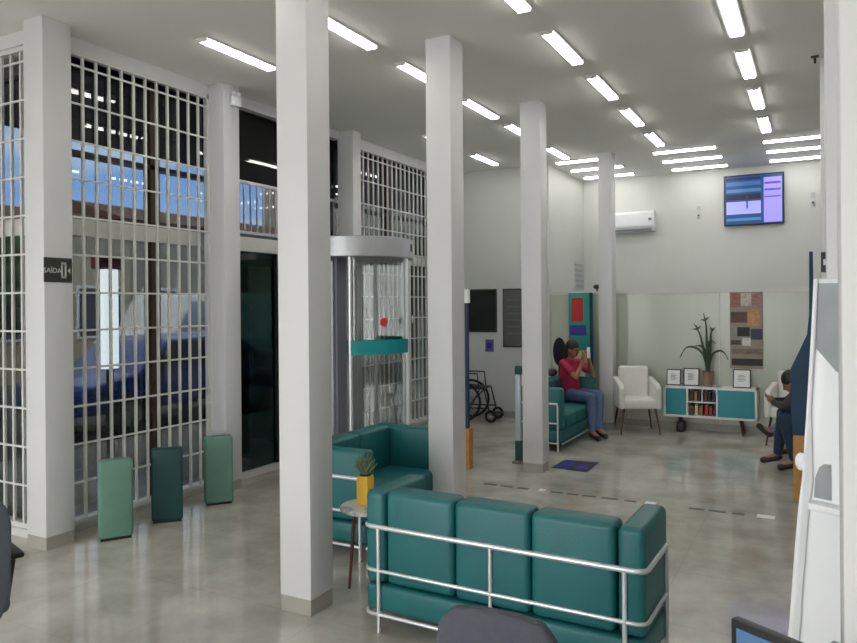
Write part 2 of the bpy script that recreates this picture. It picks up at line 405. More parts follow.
# ---------------------------------------------------------- sofas
def sofa(label, n, loc, rz, W, D=.5):
    """back at local -y (outer tube at y=0), seat faces +y, x centred"""
    t = thing('sofa', label, 'sofa', loc, rz, 'teal tube-framed sofas')
    h = W/2; aw = .115
    MB().box(-h+.004, h-.004, .006, D-.012, .105, .245, .025, 3).build('base_cushion', 'teal', t)
    iw = (W-2*aw-.03)/n
    for i in range(n):
        x0 = -h+aw+.015+i*iw
        MB().box(x0+.002, x0+iw-.002, .15, D+.005, .25, .42, .035, 3).build('seat_cushion', 'teal', t)
        MB().box(x0+.002, x0+iw-.002, .004, .165, .255, .735, .032, 4).build('backrest_cushion', 'teal', t)
    for s in (-1, 1):
        a, b = sorted((s*(h-.002), s*(h-aw-.008)))
        MB().box(a, b, .004, D-.01, .255, .73, .032, 4).build('armrest_cushion', 'teal', t)
    def U(z, r, front):
        q = .05; pts = []
        fy = D-.06
        pts.append((-h, fy, z))
        for k in range(6): a = pi+k*pi/10; pts.append((-h+q+q*cos(a), q+q*sin(a), z))
        for k in range(6): a = 1.5*pi+k*pi/10; pts.append((h-q+q*cos(a), q+q*sin(a), z))
        pts.append((h, fy, z))
        MB().tube(pts, r, 10).build('rail', 'chrome', t)
    U(.547, .0135, 1); U(.32, .0105, 0); U(.092, .0105, 0)
    for s in (-1, 1):
        MB().tube([(s*(h-.09), 0, 0), (s*(h-.09), 0, .547)], .0115).build('leg', 'chrome', t)
        MB().tube([(s*h, D-.09, .547), (s*h, D-.068, .54), (s*h, D-.06, .51), (s*h, D-.06, 0)], .0115).build('leg', 'chrome', t)
        # front bottom cross bar half
    if n == 3: MB().tube([(0, 0, .32), (0, 0, .547)], .0105).tube([(0, 0, .0), (0, 0, .33)], .0105).build('leg', 'chrome', t)
    MB().tube([(-h, D-.005, .092), (h, D-.005, .092)], .0105).build('rail', 'chrome', t)
    return t
sofa('large teal three-seat sofa seen from behind in the foreground', 3, (-1.39, 3.19, 0), -1.6, 1.46, .47)
sofa('teal two-seat sofa against the portal side, beyond the side table', 2, (-3.22, 4.6, 0), -90, 1.12, .58)
sofa('far teal sofa on which the woman in the magenta top sits', 3, (-3.17, 8.83, 0), -90, 1.5, .57)

# side table and yellow vase
TX, TY = -2.42, 3.72
t = thing('side_table', 'small round marble-topped side table with dark wooden legs', 'table', (TX, TY, 0))
MB().lathe([(.0, .462), (.168, .462), (.175, .468), (.175, .482), (.168, .488), (0, .488)], seg=40).build('tabletop', 'marble', t)
MB().lathe([(.0, .44), (.06, .44), (.06, .462), (0, .462)], seg=20).build('mount', 'black', t)
for k in range(3):
    a = radians(232+120*k); MB().tube([(.15*cos(a)*.85, .15*sin(a)*.85, .0), (.09*cos(a), .09*sin(a), .465)], .008, 8, .013).build('leg', 'dwood', t)
t = thing('potted_succulent', 'spiky round succulent in a tall yellow square vase on the side table', 'plant', (-2.45, 3.73, .488))
MB().prism([(-.04, -.04), (.04, -.04), (.04, .04), (-.04, .04)], 'z', 0, .175, .006, 2).build('vase', 'yellow', t)
s_ = MB(); s_.lathe([(0, .175), (.034, .175), (.034, .18), (0, .182)], seg=16); s_.build('soil', 'soil', t)
p = MB()
for ring, (nr, el, L) in enumerate(((9, 20, .078), (9, 42, .085), (7, 62, .09), (5, 78, .09))):
    for k in range(nr):
        a = 2*pi*k/nr+ring*.4; e = radians(el); d = Vector((cos(a)*cos(e), sin(a)*cos(e), sin(e)))
        o = Vector((0, 0, .185)); p.tube([o+d*.01, o+d*L*.5+Vector((0, 0, .012)), o+d*L+Vector((0, 0, .03))], .016, 6, .003)
p.ball((0, 0, .22), .04, (1, 1, 1.1), 12)
p.build('leaves', 'leaf2', t)

# three fabric blocks
def block(label, loc, rz, m):
    t = thing('upright_block', label, 'stand', loc, rz, 'upright fabric-covered blocks by the grille')
    MB().box(-.118, .118, -.055, .055, .016, .585, .02, 3).build('body', m, t)
    MB().box(-.105, .105, -.045, .045, 0, .018).build('base', 'black', t, smooth=False)  # short black foot, also standing in for the shadow line at the floor
    return t
block('sage green upright block nearest the signed corner column', (-4.585, 3.63, 0), 58, 'sage')
block('dark teal upright block in the middle of the three', (-4.58, 4.11, 0), 47, 'dgreen')
block('sage green upright block at the foot of the second column', (-4.59, 4.68, 0), 52, 'sage')

# dark sign on column
t = thing('exit_sign', 'small dark sign with pale letters on the corner column', 'sign', (-4.778, 3.318, 1.885))
MB().box(0, .006, -.108, .108, 0, .175).build('plate', 'signdark', t, smooth=False)
RX = Matrix(((0, 0, 1, 0), (1, 0, 0, 0), (0, 1, 0, 0), (0, 0, 0, 1)))   # text plane -> facing +x
text_mesh('SAÍDA', .05, 'lettering', 'signink', t, Matrix.Translation((.0075, -.045, .082)) @ RX)
f = MB(); f.box(.006, .008, .022, .034, .03, .145).box(.006, .008, .050, .062, .03, .145).box(.006, .008, .022, .062, .03, .045).box(.006, .008, .022, .062, .13, .145)
f.build('door_symbol', 'signink', t, smooth=False)
MB().prism([(.074, .085), (.092, .065), (.092, .105)], 'x', .006, .008).build('arrow', 'signink', t, smooth=False)
# emergency light on column L2
t = thing('emergency_light', 'white emergency lamp box high on the second left column', 'emergency lamp', (-4.778, 5.1, 3.56))
MB().box(0, .05, -.05, .06, 0, .09, .01).build('body', 'white', t)
for y in (-.025, .035): MB().ball((.035, y, .115), .022).build('lamp_head', 'white', t)

# ---------------------------------------------------------- security portal
PC = (-4.5, 6.66); PR = .64
t = thing('security_portal', 'round glass security door portal with a teal band', 'security door', (PC[0], PC[1], 0))
MB().lathe([(.5, 2.2), (PR, 2.2), (PR+.015, 2.21), (PR+.015, 2.405), (PR, 2.415), (0, 2.42)], (PC[0], PC[1], 0), 64).build('canopy', 'alu', t, world=True)
MB().lathe([(0, .002), (PR, .002), (PR, .05), (0, .05)], (PC[0], PC[1], 0), 64).build('base_ring', 'alu', t, world=True)
MB().arc_wall(PC, PR-.02, .012, -60, 8, .05, 2.2).build('glass_wall', 'clear', t, world=True)
MB().arc_wall(PC, PR-.02, .012, 45, 100, .05, 2.2).build('glass_wall', 'clear', t, world=True)
MB().arc_wall(PC, PR-.003, .01, -60, 8, 1.2, 1.345).build('teal_band', 'teal_film', t, world=True)
MB().arc_wall(PC, PR-.003, .01, 45, 90, 1.2, 1.345).build('teal_band', 'teal_film', t, world=True)
for a in (-60, 8, 45, 100):
    x, y = PC[0]+(PR-.025)*cos(radians(a)), PC[1]+(PR-.025)*sin(radians(a))
    MB().tube([(x, y, .05), (x, y, 2.2)], .024, 10).build('post', 'chrome' if a != 8 else 'white', t, world=True)
MB().tube([(PC[0], PC[1], .05), (PC[0], PC[1], 2.2)], .03, 12).build('centre_post', 'alu', t, world=True)
for a in (-80, 20, 130):
    d = Vector((cos(radians(a)), sin(radians(a)), 0)); n = Vector((-d.y, d.x, 0)); o = Vector((PC[0], PC[1], 0))
    mt = Matrix.Translation(o) @ Matrix.Rotation(radians(a), 4, 'Z')
    lf = MB().box(.04, PR-.08, -.005, .005, .1, 2.14, mtx=mt).build('door_leaf', 'clear', t, world=True, smooth=False)
    MB().box(.04, PR-.08, -.008, .008, 1.2, 1.33, mtx=mt).build('teal_band', 'teal_film', lf, world=True, smooth=False)
    MB().box(PR-.1, PR-.07, -.014, .014, .08, 2.16, mtx=mt).build('leaf_edge', 'alu', lf, world=True, smooth=False)
MB().box(PC[0]+.1, PC[0]+.14, PC[1]-.52, PC[1]-.36, .05, 2.2).build('side_panel', 'lilacpanel', t, world=True, smooth=False)
for a, z, m in ((-28, 1.53, 'signred'), (24, 1.55, 'signwhite')):
    x, y = PC[0]+(PR+.002)*cos(radians(a)), PC[1]+(PR+.002)*sin(radians(a))
    mt = Matrix.Translation((x, y, z)) @ Matrix.Rotation(radians(a), 4, 'Z') @ Matrix.Rotation(pi/2, 4, 'Y')
    MB().lathe([(.032, -.002), (.045, -.002), (.045, .002), (.032, .002)], seg=24, mtx=mt).build('round_sticker', m, t, world=True)
def on_drum(a, z0, z1, wdeg, nm, m):
    MB().arc_wall(PC, PR+.02, .008, a, a+wdeg, z0, z1, 4).build(nm, m, t, world=True)
on_drum(12, 2.28, 2.36, 5, 'sensor_plate', 'black'); on_drum(22, 2.27, 2.35, 9, 'label_plate', 'signwhite')

# ---------------------------------------------------------- frosted partition
pt = struct(MB().box(-3.48, XR, 10.30, 10.315, .09, 1.84).build('wall_partition', 'frost', smooth=False), 'frosted pale green glass partition across the far end', 'partition')
MB().box(-3.48, XR, 10.285, 10.33, 1.84, 1.885).build('top_rail', 'white_metal', pt, smooth=False)
MB().box(-3.48, XR, 10.285, 10.33, 0, .095).build('bottom_rail', 'skirt', pt, smooth=False)
for x in (-2.36, -1.16, .02, 1.3): MB().box(x-.006, x+.006, 10.288, 10.32, .09, 1.85).build('joint', 'white_metal', pt, smooth=False)

# ---------------------------------------------------------- credenza
CRX0, CRX1, CY0, CY1 = -1.83, -.69, 10.0, 10.27
t = thing('credenza', 'low teal and white sideboard on splayed legs against the partition', 'sideboard', ((CRX0+CRX1)/2, (CY0+CY1)/2, 0))
f = MB(); T = .028; z0, z1 = .2, .605
f.box(CRX0, CRX1, CY0, CY1, z1-T, z1, .003).box(CRX0, CRX1, CY0, CY1, z0, z0+T, .003).box(CRX0, CRX0+T, CY0, CY1, z0, z1, .003).box(CRX1-T, CRX1, CY0, CY1, z0, z1, .003)
D1, D2 = -1.53, -1.165
f.box(D1-.012, D1+.012, CY0+.004, CY1, z0, z1).box(D2-.01, D2+.01, CY0+.004, CY1, z0, z1)
f.build('carcass', 'white', t, world=True, smooth=False)
MB().box(CRX0+T, CRX1-T, CY1-.012, CY1-.004, z0+T, z1-T).build('back_panel', 'brown', t, world=True, smooth=False)
MB().box(D1+.012, D2-.01, CY0+.01, CY1-.012, .397, .413).box(-1.352, -1.338, CY0+.012, CY1-.012, .405, z1-T).build('shelf', 'white', t, world=True, smooth=False)
for a, b in ((CRX0+T, D1-.014), (D2+.012, CRX1-T)):
    MB().box(a+.002, b-.002, CY0+.002, CY0+.018, z0+T+.002, z1-T-.002, .002).build('door', 'teal_paint', t, world=True, smooth=False)
for x, sx in ((CRX0+.2, -1), (CRX1-.2, 1)):
    for y, sy in ((CY0+.05, -1), (CY1-.05, 1)):
        MB().tube([(x+sx*.03, y+sy*.01, 0), (x, y, z0)], .009, 8, .018).build('leg', 'dwood', t, world=True)
recenter(tag(MB().box(-1.67, -1.58, 10.02, 10.2, 0, .13, .008).build('floor_box', 'black'), 'small black box on the floor under the sideboard', 'box'))
# books
books = [(-1.505, .045, .13, (96, 62, 48), 'dark brown book, first in the upper left cubby'), (-1.45, .04, .12, (150, 128, 104), 'tan book in the upper left cubby of the sideboard'),
         (-1.40, .03, .135, (70, 54, 50), 'blackish brown book, last in the upper left cubby'),
         (-1.325, .04, .13, (110, 66, 52), 'reddish brown book in the upper right cubby'), (-1.275, .035, .12, (56, 58, 62), 'charcoal book in the upper right cubby'), (-1.225, .035, .135, (36, 70, 78), 'dark teal book in the upper right cubby'),
         (-1.505, .05, .12, (120, 84, 62), 'brown book at the lower left of the open shelf'), (-1.44, .04, .14, (214, 200, 160), 'cream book on the lower open shelf'), (-1.385, .04, .12, (150, 112, 92), 'light brown book on the lower open shelf'),
         (-1.32, .045, .13, (176, 62, 62), 'red book on the lower open shelf'), (-1.265, .035, .12, (150, 80, 84), 'dusty pink book on the lower open shelf'), (-1.22, .03, .135, (88, 70, 62), 'dark brown book at the lower right of the open shelf')]
for i, (x, wd, h, rgb, lb) in enumerate(books):
    z = .413 if i < 6 else .228
    t = thing('book', lb, 'book', (x+wd/2, 10.11, z), 0, 'books on the sideboard shelves')
    MB().box(-wd/2, wd/2, -.06, .06, 0, h, .003).build('cover', mat('book_cloth_%d' % i, rgb, .7, var=.05), t, smooth=False)
    MB().box(-wd/2+.004, wd/2-.004, -.055, .062, .004, h+.001).build('pages', 'paper', t, smooth=False)
# framed certificates
def cert(x, wd, h, label, frm='dark', tilt=-9):
    t = thing('framed_certificate', label, 'picture frame', (x, 10.1, .606), 0, 'framed papers on the sideboard')
    mt = Matrix.Rotation(radians(tilt), 4, 'X')
    MB().box(-wd/2, wd/2, 0, .012, 0, h, .002, mtx=mt).build('frame', frm, t, smooth=False)
    MB().box(-wd/2+.014, wd/2-.014, -.002, .003, .014, h-.014, mtx=mt).build('paper', 'paper', t, smooth=False)
    q = MB()
    for k in range(5): q.box(-wd*.22, wd*(.22 if k % 2 else .12), -.004, -.001, h*.35+k*h*.08, h*.35+k*h*.08+.006, mtx=mt)
    q.build('print', 'ink', t, smooth=False)
    MB().box(-.01, .01, .012, .07, 0, .01).build('stand', frm, t, smooth=False)
cert(-1.715, .185, .215, 'framed white paper at the left end of the sideboard')
cert(-1.49, .2, .235, 'slightly taller framed white paper left of the potted plant')
cert(-.875, .215, .24, 'framed white paper on the right end of the sideboard')
recenter(tag(MB().box(-1.1, -1.0, 10.04, 10.1, .606, .62, .003).build('card_stack', 'paper'), 'small white stack of cards on the sideboard', 'cards'))
# plant
PXc = -1.285
t = thing('potted_plant', 'tall thin dry-looking plant with arching leaves in a clay pot', 'plant', (PXc, 10.13, .606))
MB().lathe([(0, 0), (.058, 0), (.072, .19), (.076, .2), (.066, .2), (.064, .185), (0, .185)], seg=28).build('pot', 'pot', t)
MB().lathe([(0, .18), (.064, .18), (0, .186)], seg=20).build('soil', 'soil', t)
def leafstrip(pts, w0, w1):
    q = MB(); pts = [Vector(p) for p in pts]; n = len(pts); t_ = bmesh.new(); L = []; R = []
    for i, p_ in enumerate(pts):
        d = (pts[min(i+1, n-1)]-pts[max(i-1, 0)]).normalized(); s = d.cross(Vector((0, 1, 0))); s.normalize()
        f_ = i/(n-1); w_ = (w0*(1-f_)+w1*f_)*(.35+.65*sin(pi*min(1, f_*1.1+.1))); 
        L.append((t_.verts.new(p_-s*w_+Vector((0, .004, 0))), t_.verts.new(p_+s*w_+Vector((0, .004, 0))))); R.append(t_.verts.new(p_-Vector((0, .008, 0))))
    for i in range(n-1):
        t_.faces.new((L[i][0], R[i], R[i+1], L[i+1][0])); t_.faces.new((R[i], L[i][1], L[i+1][1], R[i+1])); t_.faces.new((L[i][1], L[i][0], L[i+1][0], L[i+1][1]))
    return q.add(t_)
stems = [[(0, 0, .18), (-.01, 0, .5), (-.02, 0, .8), (-.05, 0, .96)], [(.02, 0, .18), (.03, .01, .45), (.04, .01, .7), (.06, 0, .76)], [(-.02, .01, .18), (-.05, .02, .45), (-.1, .01, .68), (-.17, 0, .82)],
         [(0, -.02, .18), (-.06, -.02, .42), (-.16, -.03, .51), (-.27, -.03, .50), (-.345, -.03, .37)], [(.01, -.02, .18), (.05, -.02, .4), (.13, -.03, .47), (.2, -.03, .45), (.25, -.03, .36)],
         [(0, .02, .18), (-.03, .03, .45), (-.11, .04, .53), (-.2, .03, .5)], [(.01, .02, .18), (.0, .02, .5), (.03, .02, .6), (.1, .02, .56)]]
def smooth_pts(P, k=4):
    P = [Vector(p) for p in P]; out = []
    for i in range(len(P)-1):
        a, b, c_, d = P[max(i-1, 0)], P[i], P[i+1], P[min(i+2, len(P)-1)]
        for j in range(k):
            u = j/k; out.append(.5*((2*b)+(-a+c_)*u+(2*a-5*b+4*c_-d)*u*u+(-a+3*b-3*c_+d)*u**3))
    out.append(P[-1]); return out
for P in stems: leafstrip(smooth_pts(P), .013, .017).build('leaf', 'leaf', t)
for tip, dirs in (((-.03, 0, .86), 3), ((-.13, .01, .74), 3), ((.05, 0, .72), 2)):
    for k in range(dirs):
        a = .8+k*1.0; e = (tip[0]+.07*cos(a), tip[1]-.01, tip[2]+.08*sin(a)*.9-.01*k); leafstrip(smooth_pts([tip, ((tip[0]+e[0])/2, tip[1], (tip[2]+e[2])/2+.01), e]), .012, .008).build('leaf', 'leaf', t)
# poster on partition
t = thing('poster', 'tall collage poster taped to the partition above the sideboard', 'poster', (-.83, 10.298, .84))
MB().box(-.2, .2, -.006, 0, 0, 1.0).build('sheet', mat('poster_ground', (150, 140, 130), .6, var=.08, scale=9), t, smooth=False)
blk = [(-.19, -.07, .80, .985, (150, 104, 96)), (-.065, .06, .82, .985, (196, 184, 176)), (.065, .19, .80, .98, (160, 120, 116)), (-.19, .01, .60, .74, (96, 74, 66)), (.02, .16, .56, .77, (188, 142, 100)),
       (-.19, -.12, .44, .56, (150, 146, 142)), (-.11, .04, .42, .54, (38, 40, 48)), (.05, .19, .38, .52, (58, 68, 92)), (-.19, -.07, .31, .37, (70, 72, 64)), (-.05, .05, .30, .40, (214, 212, 206)), (-.18, .19, .04, .13, (52, 48, 46)), (-.18, .19, .19, .26, (124, 112, 102))]
for k, (a, b, c_, d_, rgb) in enumerate(blk): MB().box(a, b, -.009, -.005, c_, d_).build('printed_panel', mat('poster_print_%d' % k, rgb, .6, var=.25, scale=35), t, smooth=False)

# ---------------------------------------------------------- far wall: television, air conditioner, sensors
t = thing('television', 'wall television showing a blue and lilac queue screen', 'television', (-.85, YB, 2.87))
MB().box(-.415, .415, -.075, -.03, 0, .765, .008).build('bezel', 'black', t, smooth=False)
MB().box(-.12, .12, -.03, -.001, .25, .5).build('wall_bracket', 'dark', t, smooth=False)
sc = MB().box(-.395, .395, -.078, -.07, .02, .745).build('screen', mat('screen_blue', (12, 56, 112), .3, var=0, emit=.4), t, smooth=False)
for k, (a, b, c_, d_, rgb, e) in enumerate(((-.38, .10, .17, .36, (148, 150, 232), 1), (.14, .385, .03, .70, (140, 132, 230), 1), (-.38, .10, .60, .66, (52, 92, 150), .8), (-.38, .10, .50, .55, (60, 108, 150), .8), (-.38, .10, .385, .47, (6, 22, 54), .4),
                                     (-.38, .10, .07, .11, (52, 120, 170), .9), (-.38, .10, .68, .72, (4, 36, 84), .5), (.15, .37, .60, .63, (72, 60, 160), .7), (.15, .37, .50, .53, (76, 66, 170), .7), (.15, .37, .40, .42, (84, 74, 176), .7), (-.1, -.08, .25, .45, (30, 40, 90), .5))):
    MB().box(a, b, -.0795-.0003*k, -.077, c_, d_).build('screen_block', mat('screen_block_%d' % k, rgb, .3, var=0, emit=e*.42), sc, smooth=False)
t = thing('air_conditioner', 'white split air conditioner high on the far wall', 'air conditioner', (-2.66, YB, 2.86))
MB().prism([(0, 0), (0, .32), (-.16, .32), (-.2, .28), (-.2, .08), (-.14, .0)], 'x', -.37, .37, .012, 2).build('case', 'white', t)
MB().box(-.33, .33, -.19, -.13, .012, .03, mtx=Matrix.Rotation(0, 4, 'X')).build('louvre', 'ink', t, smooth=False)
MB().box(.29, .34, -.203, -.198, .16, .2).build('display', 'ink', t, smooth=False)
def sensor(x, z, label):
    t = thing('wall_sensor', label, 'sensor', (x, YB, z)); MB().box(-.022, .022, -.03, 0, 0, .075, .006).build('body', 'alu', t); MB().ball((0, -.03, .05), .014).build('lens', 'black', t)
    MB().box(-.03, .03, -.012, 0, .13, .2, .004).build('upper_plate', 'alu', t, smooth=False)
sensor(-1.64, 3.02, 'small grey two-piece sensor left of the television')
sensor(-.06, 3.1, 'small grey two-piece sensor right of the television')
# louvre plate on the side of the wall block, dome camera
t = thing('wall_vent', 'small grey slatted plate on the recess wall beside the far column', 'vent', (-3.478, 11.72, 1.95))
MB().box(0, .008, -.22, .22, 0, .42).build('plate', 'wall', t, smooth=False)
for k in range(5): MB().box(.006, .02, -.2, .2, .03+k*.085, .065+k*.085).build('slat', 'alu', t, smooth=False)
t = thing('dome_camera', 'small black camera on a stalk beside the green banner top', 'camera', (-2.79, 10.3, 1.885))
MB().tube([(0, 0, 0), (0, 0, .04)], .012).build('stalk', 'black', t); MB().ball((0, -.02, .06), .042, (1.2, 1, .8)).build('housing', 'black', t)
# boards on projecting wall
t = thing('notice_board', 'black notice board on the projecting far-left wall', 'notice board', (-4.56, 10.24, 1.28))
MB().box(-.25, .25, -.02, 0, 0, .66, .004).build('frame', 'dark', t, smooth=False); MB().box(-.225, .225, -.024, -.018, .025, .635).build('panel', mat('board_black', (34, 38, 38), .25, var=.2, scale=5), t, smooth=False)
t = thing('notice_board', 'taller grey notice board right of the black board', 'notice board', (-4.02, 10.24, 1.06))
MB().box(-.19, .19, -.02, 0, 0, .88, .004).build('frame', 'dark', t, smooth=False); MB().box(-.172, .172, -.024, -.018, .02, .86).build('panel', mat('board_grey', (96, 98, 96), .3, var=.12, scale=4), t, smooth=False)
q = MB()
for k in range(6): q.box(-.13, .13-.05*(k % 2), -.026, -.023, .2+k*.1, .215+k*.1)
q.build('print', 'ink', t, smooth=False)
t = thing('wall_notice', 'small violet-blue notice under the black board above the wheelchair', 'notice', (-4.44, 10.24, .98))
MB().box(-.07, .07, -.006, 0, 0, .19).build('sheet', mat('violet_print', (96, 92, 150), .6, var=.1, scale=20), t, smooth=False)
MB().box(-.04, .04, -.008, -.005, .05, .14).build('symbol', 'decalblue', t, smooth=False)

# ---------------------------------------------------------- wheelchair
t = thing('wheelchair', 'folded black wheelchair under the notice boards', 'wheelchair', (-4.52, 9.8, 0), 8)
def wheel(p_, r, th, nm, par):
    mt = Matrix.Translation(p_) @ Matrix.Rotation(pi/2, 4, 'X')
    o = MB(); 
    seg = 28; t_ = bmesh.new(); rings = []
    for k in range(seg):
        a = 2*pi*k/seg; rings.append([t_.verts.new(((r-th+th*cos(b))*cos(a), (r-th+th*cos(b))*sin(a), th*sin(b))) for b in [i*pi/4 for i in range(8)]])
    for k in range(seg):
        for i in range(8): t_.faces.new((rings[k][i], rings[k][(i+1) % 8], rings[(k+1) % seg][(i+1) % 8], rings[(k+1) % seg][i]))
    bmesh.ops.recalc_face_normals(t_, faces=t_.faces[:])
    o.add(t_, mt); w_ = o.build(nm, 'rubber', par)
    sp = MB(); n = 14 if r > .15 else 5
    for k in range(n):
        a = 2*pi*k/n; sp.tube([Vector(p_), Vector(p_)+Vector((cos(a)*(r-th), 0, sin(a)*(r-th)))], .003, 5)
    sp.ball(p_, .025, seg=8); sp.build('spokes', 'alu', w_)
for y in (-.2, .2): wheel((-.1, y*1.15, .29), .29, .018, 'large_wheel', t); wheel((.32, y, .09), .09, .02, 'caster_wheel', t)
f = MB()
for y in (-.19, .19):
    f.tube([(-.12, y, .1), (-.14, y, .5), (-.15, y, .9), (-.24, y, .92)], .012).tube([(-.14, y, .5), (.22, y, .48), (.3, y, .15)], .012).tube([(-.14, y, .7), (.12, y, .7), (.14, y, .5)], .011).tube([(-.12, y, .2), (.28, y, .2)], .011)
f.tube([(-.1, -.19, .15), (.15, .19, .47)], .01).tube([(-.1, .19, .15), (.15, -.19, .47)], .01)
f.build('frame', 'dark', t)
MB().box(-.14, .22, -.18, .18, .47, .5, .01).build('seat', 'black', t); MB().box(-.17, -.14, -.18, .18, .52, .88, .01).build('backrest', 'black', t)
for y in (-.12, .12): MB().box(.3, .42, y-.06, y+.06, .1, .115).build('footrest', 'black', t)
for y in (-.19, .19): MB().tube([(-.24, y, .92), (-.32, y, .92)], .016).build('handle', 'rubber', t)

# ---------------------------------------------------------- banner, glass stand, decals
t = thing('rollup_banner', 'teal roll-up banner with a red square behind the far sofa', 'banner', (-2.985, 10.14, 0))
MB().box(-.175, .175, -.006, .006, .06, 1.86).build('sheet', mat('banner_teal', (30, 150, 140), .5, var=.06), t, smooth=False)
MB().box(-.19, .19, -.06, .06, 0, .06, .01).build('base', 'alu', t)
MB().box(.13, .175, -.009, -.005, .06, 1.86).build('navy_edge', 'navy', t, smooth=False)
MB().box(-.13, .04, -.010, -.006, 1.45, 1.79).build('red_square', 'signred', t, smooth=False)
MB().box(-.16, .08, -.009, -.005, 1.25, 1.4).build('blue_block', 'decalblue', t, smooth=False)
MB().box(-.15, .1, -.009, -.005, .86, 1.04).build('pale_block', mat('banner_pale_green', (170, 196, 140), .5), t, smooth=False)
MB().box(-.15, .06, -.009, -.005, .66, .8).build('pale_block', 'paper', t, smooth=False)
t = thing('floor_stand', 'slim pale floor stand with teal top and foot beside the decal column', 'stand', (-2.85, 7.33, 0))
MB().box(-.05, .05, -.07, .07, 0, .03, .006).build('foot_plate', 'acryl', t); MB().box(-.03, .045, -.03, .03, .03, .24, .004).build('lower_sleeve', 'dgreen', t)
MB().box(-.03, .03, -.02, .02, .24, .95, .004).build('panel', mat('pale_blue_panel', (168, 184, 196), .3), t); MB().box(-.03, .045, -.024, .024, .95, 1.04, .004).build('cap', 'dgreen', t)
# blue decal on floor with wheelchair-space symbol look: dark field, blue patches
t = thing('floor_decal', 'dark blue floor decal in front of the far sofa', 'floor decal', (-2.27, 7.47, .0))
MB().prism([(-.2, -.2), (.2, -.25), (.19, .24), (-.18, .2)], 'z', .001, .004).build('field', 'decaldark', t, smooth=False)
MB().box(-.16, -.03, -.17, .16, .004, .0055).box(.04, .16, -.19, .04, .004, .0055).build('blue_patch', 'decalblue', t, smooth=False)
dashes = [(-2.75, .13), (-2.58, .12), (-2.42, .1), (-2.1, .11), (-1.95, .1), (-1.8, .12), (-1.62, .14), (-1.44, .1)]
for k, (x, L) in enumerate(dashes):
    recenter(tag(MB().box(x-L/2, x+L/2, 6.31, 6.35, .0005, .003).build('floor_tape', 'tape', smooth=False), '%s dark tape strip of the floor line left of the near sofa corner' % ['first', 'second', 'third', 'fourth', 'fifth', 'sixth', 'seventh', 'eighth'][k], 'floor tape', 'dark floor tape strips'))
for k, (x, L) in enumerate(((-.9, .12), (-.74, .13), (-.58, .09))):
    recenter(tag(MB().box(x-L/2, x+L/2, 6.31, 6.35, .0005, .003).build('floor_tape', 'tape', smooth=False), '%s dark tape strip of the floor line right of the near sofa' % ['left', 'middle', 'right'][k], 'floor tape', 'dark floor tape strips'))
for x, L, lb in ((-2.24, .06, 'small white floor sticker between two groups of tape strips'), (-1.27, .09, 'white floor sticker just above the near sofa corner'), (-.38, .13, 'white floor sticker at the right end of the tape line')):
    recenter(tag(MB().box(x-L/2, x+L/2, 6.29, 6.38, .0005, .003).build('floor_sticker', 'signwhite', smooth=False), lb, 'floor sticker', 'white floor stickers'))

# ---------------------------------------------------------- navy dividers with wooden foot
t = thing('divider_panel', 'navy divider panel on an oak base seen edge-on behind the second near column', 'divider', (-3.4, 6.85, 0))
MB().box(-.24, .19, -.02, .02, .42, 1.8, .003).build('panel', 'navy', t, smooth=False)
MB().box(-.24, .215, -.05, .05, 0, .42, .004).build('base', 'wood', t, smooth=False)
MB().box(.08, .2, -.03, .03, 1.72, 1.86, .003).build('white_tag', 'signwhite', t, smooth=False)
t = thing('divider_panel', 'navy faceted divider panel on an oak base beside the seated man', 'divider', (-.09, 7.0, 0))
MB().prism([(-.115, .56), (-.128, .85), (-.125, 1.13), (.0, 1.42), (.018, 1.6), (.022, 2.13), (.05, 2.13), (.055, 1.5), (.09, 1.45), (.09, .56)], 'y', -.02, .02, .003).build('panel', 'navy', t, smooth=False)
MB().box(-.11, .09, -.09, .09, 0, .56, .004).build('base', 'wood', t, smooth=False)

# ---------------------------------------------------------- white sanitiser totem
t = thing('sanitiser_stand', 'tall moulded white plastic sanitiser stand beside the right column', 'sanitiser stand', (.03, 2.33, 0))
# outline in x (local) and z: left edge flares outwards towards the floor
prof = [(-.17, 0), (-.165, .25), (-.135, .6), (-.112, .76), (-.095, 1.0), (-.085, 1.12), (-.075, 1.2), (-.062, 1.4), (-.05, 1.6), (-.042, 1.765), (.02, 1.765), (.17, 1.765), (.17, 0)]
MB().prism(prof, 'y', -.035, .07, .008, 2).build('back_shell', 'white', t)
rim = [Vector((x, 0, z)) for x, z in prof[:10]]
r_ = MB(); q_in = [(x+(.028 if z < 1.3 else .012), z) for x, z in prof[:10]][::-1]
r_.prism([p_ for p_ in prof[:10]]+q_in, 'y', -.045, -.03, .004, 2)
r_.build('side_rim', 'white', t)
MB().prism([(-.06, 1.13), (.12, 1.11), (.12, 1.125), (-.06, 1.15)], 'y', -.085, -.03, .003).build('drip_shelf', 'white', t)
MB().prism([(-.045, 1.155), (-.042, 1.21), (-.032, 1.24), (-.02, 1.25), (-.002, 1.25), (-.002, 1.15)], 'y', -.038, -.03, .002).build('recess', mat('recess_shade_grey', (150, 154, 158), .5, var=.02), t)  # thin plate, its grey painted as the shade inside the recess
MB().prism([(-.03, .68), (-.02, .745), (.0, .765), (.025, .76), (.025, .62), (-.03, .62)], 'y', -.038, -.03, .002).build('recess', mat('lower_recess_shade_grey', (140, 143, 148), .5, var=.02), t)  # lower hollow: shade put into the plate's grey, no real depth
MB().ball((-.078, -.0, 1.245), .017, (.9, 1.2, 1.5)).build('nozzle_knob', 'white', t)
MB().prism([(-.036, 1.57), (-.034, 1.752), (.16, 1.752), (.16, 1.40), (.01, 1.51)], 'y', -.038, -.03).build('grey_window', mat('frosted_grey_window', (152, 158, 162), .3, var=.12, scale=9), t, smooth=False)

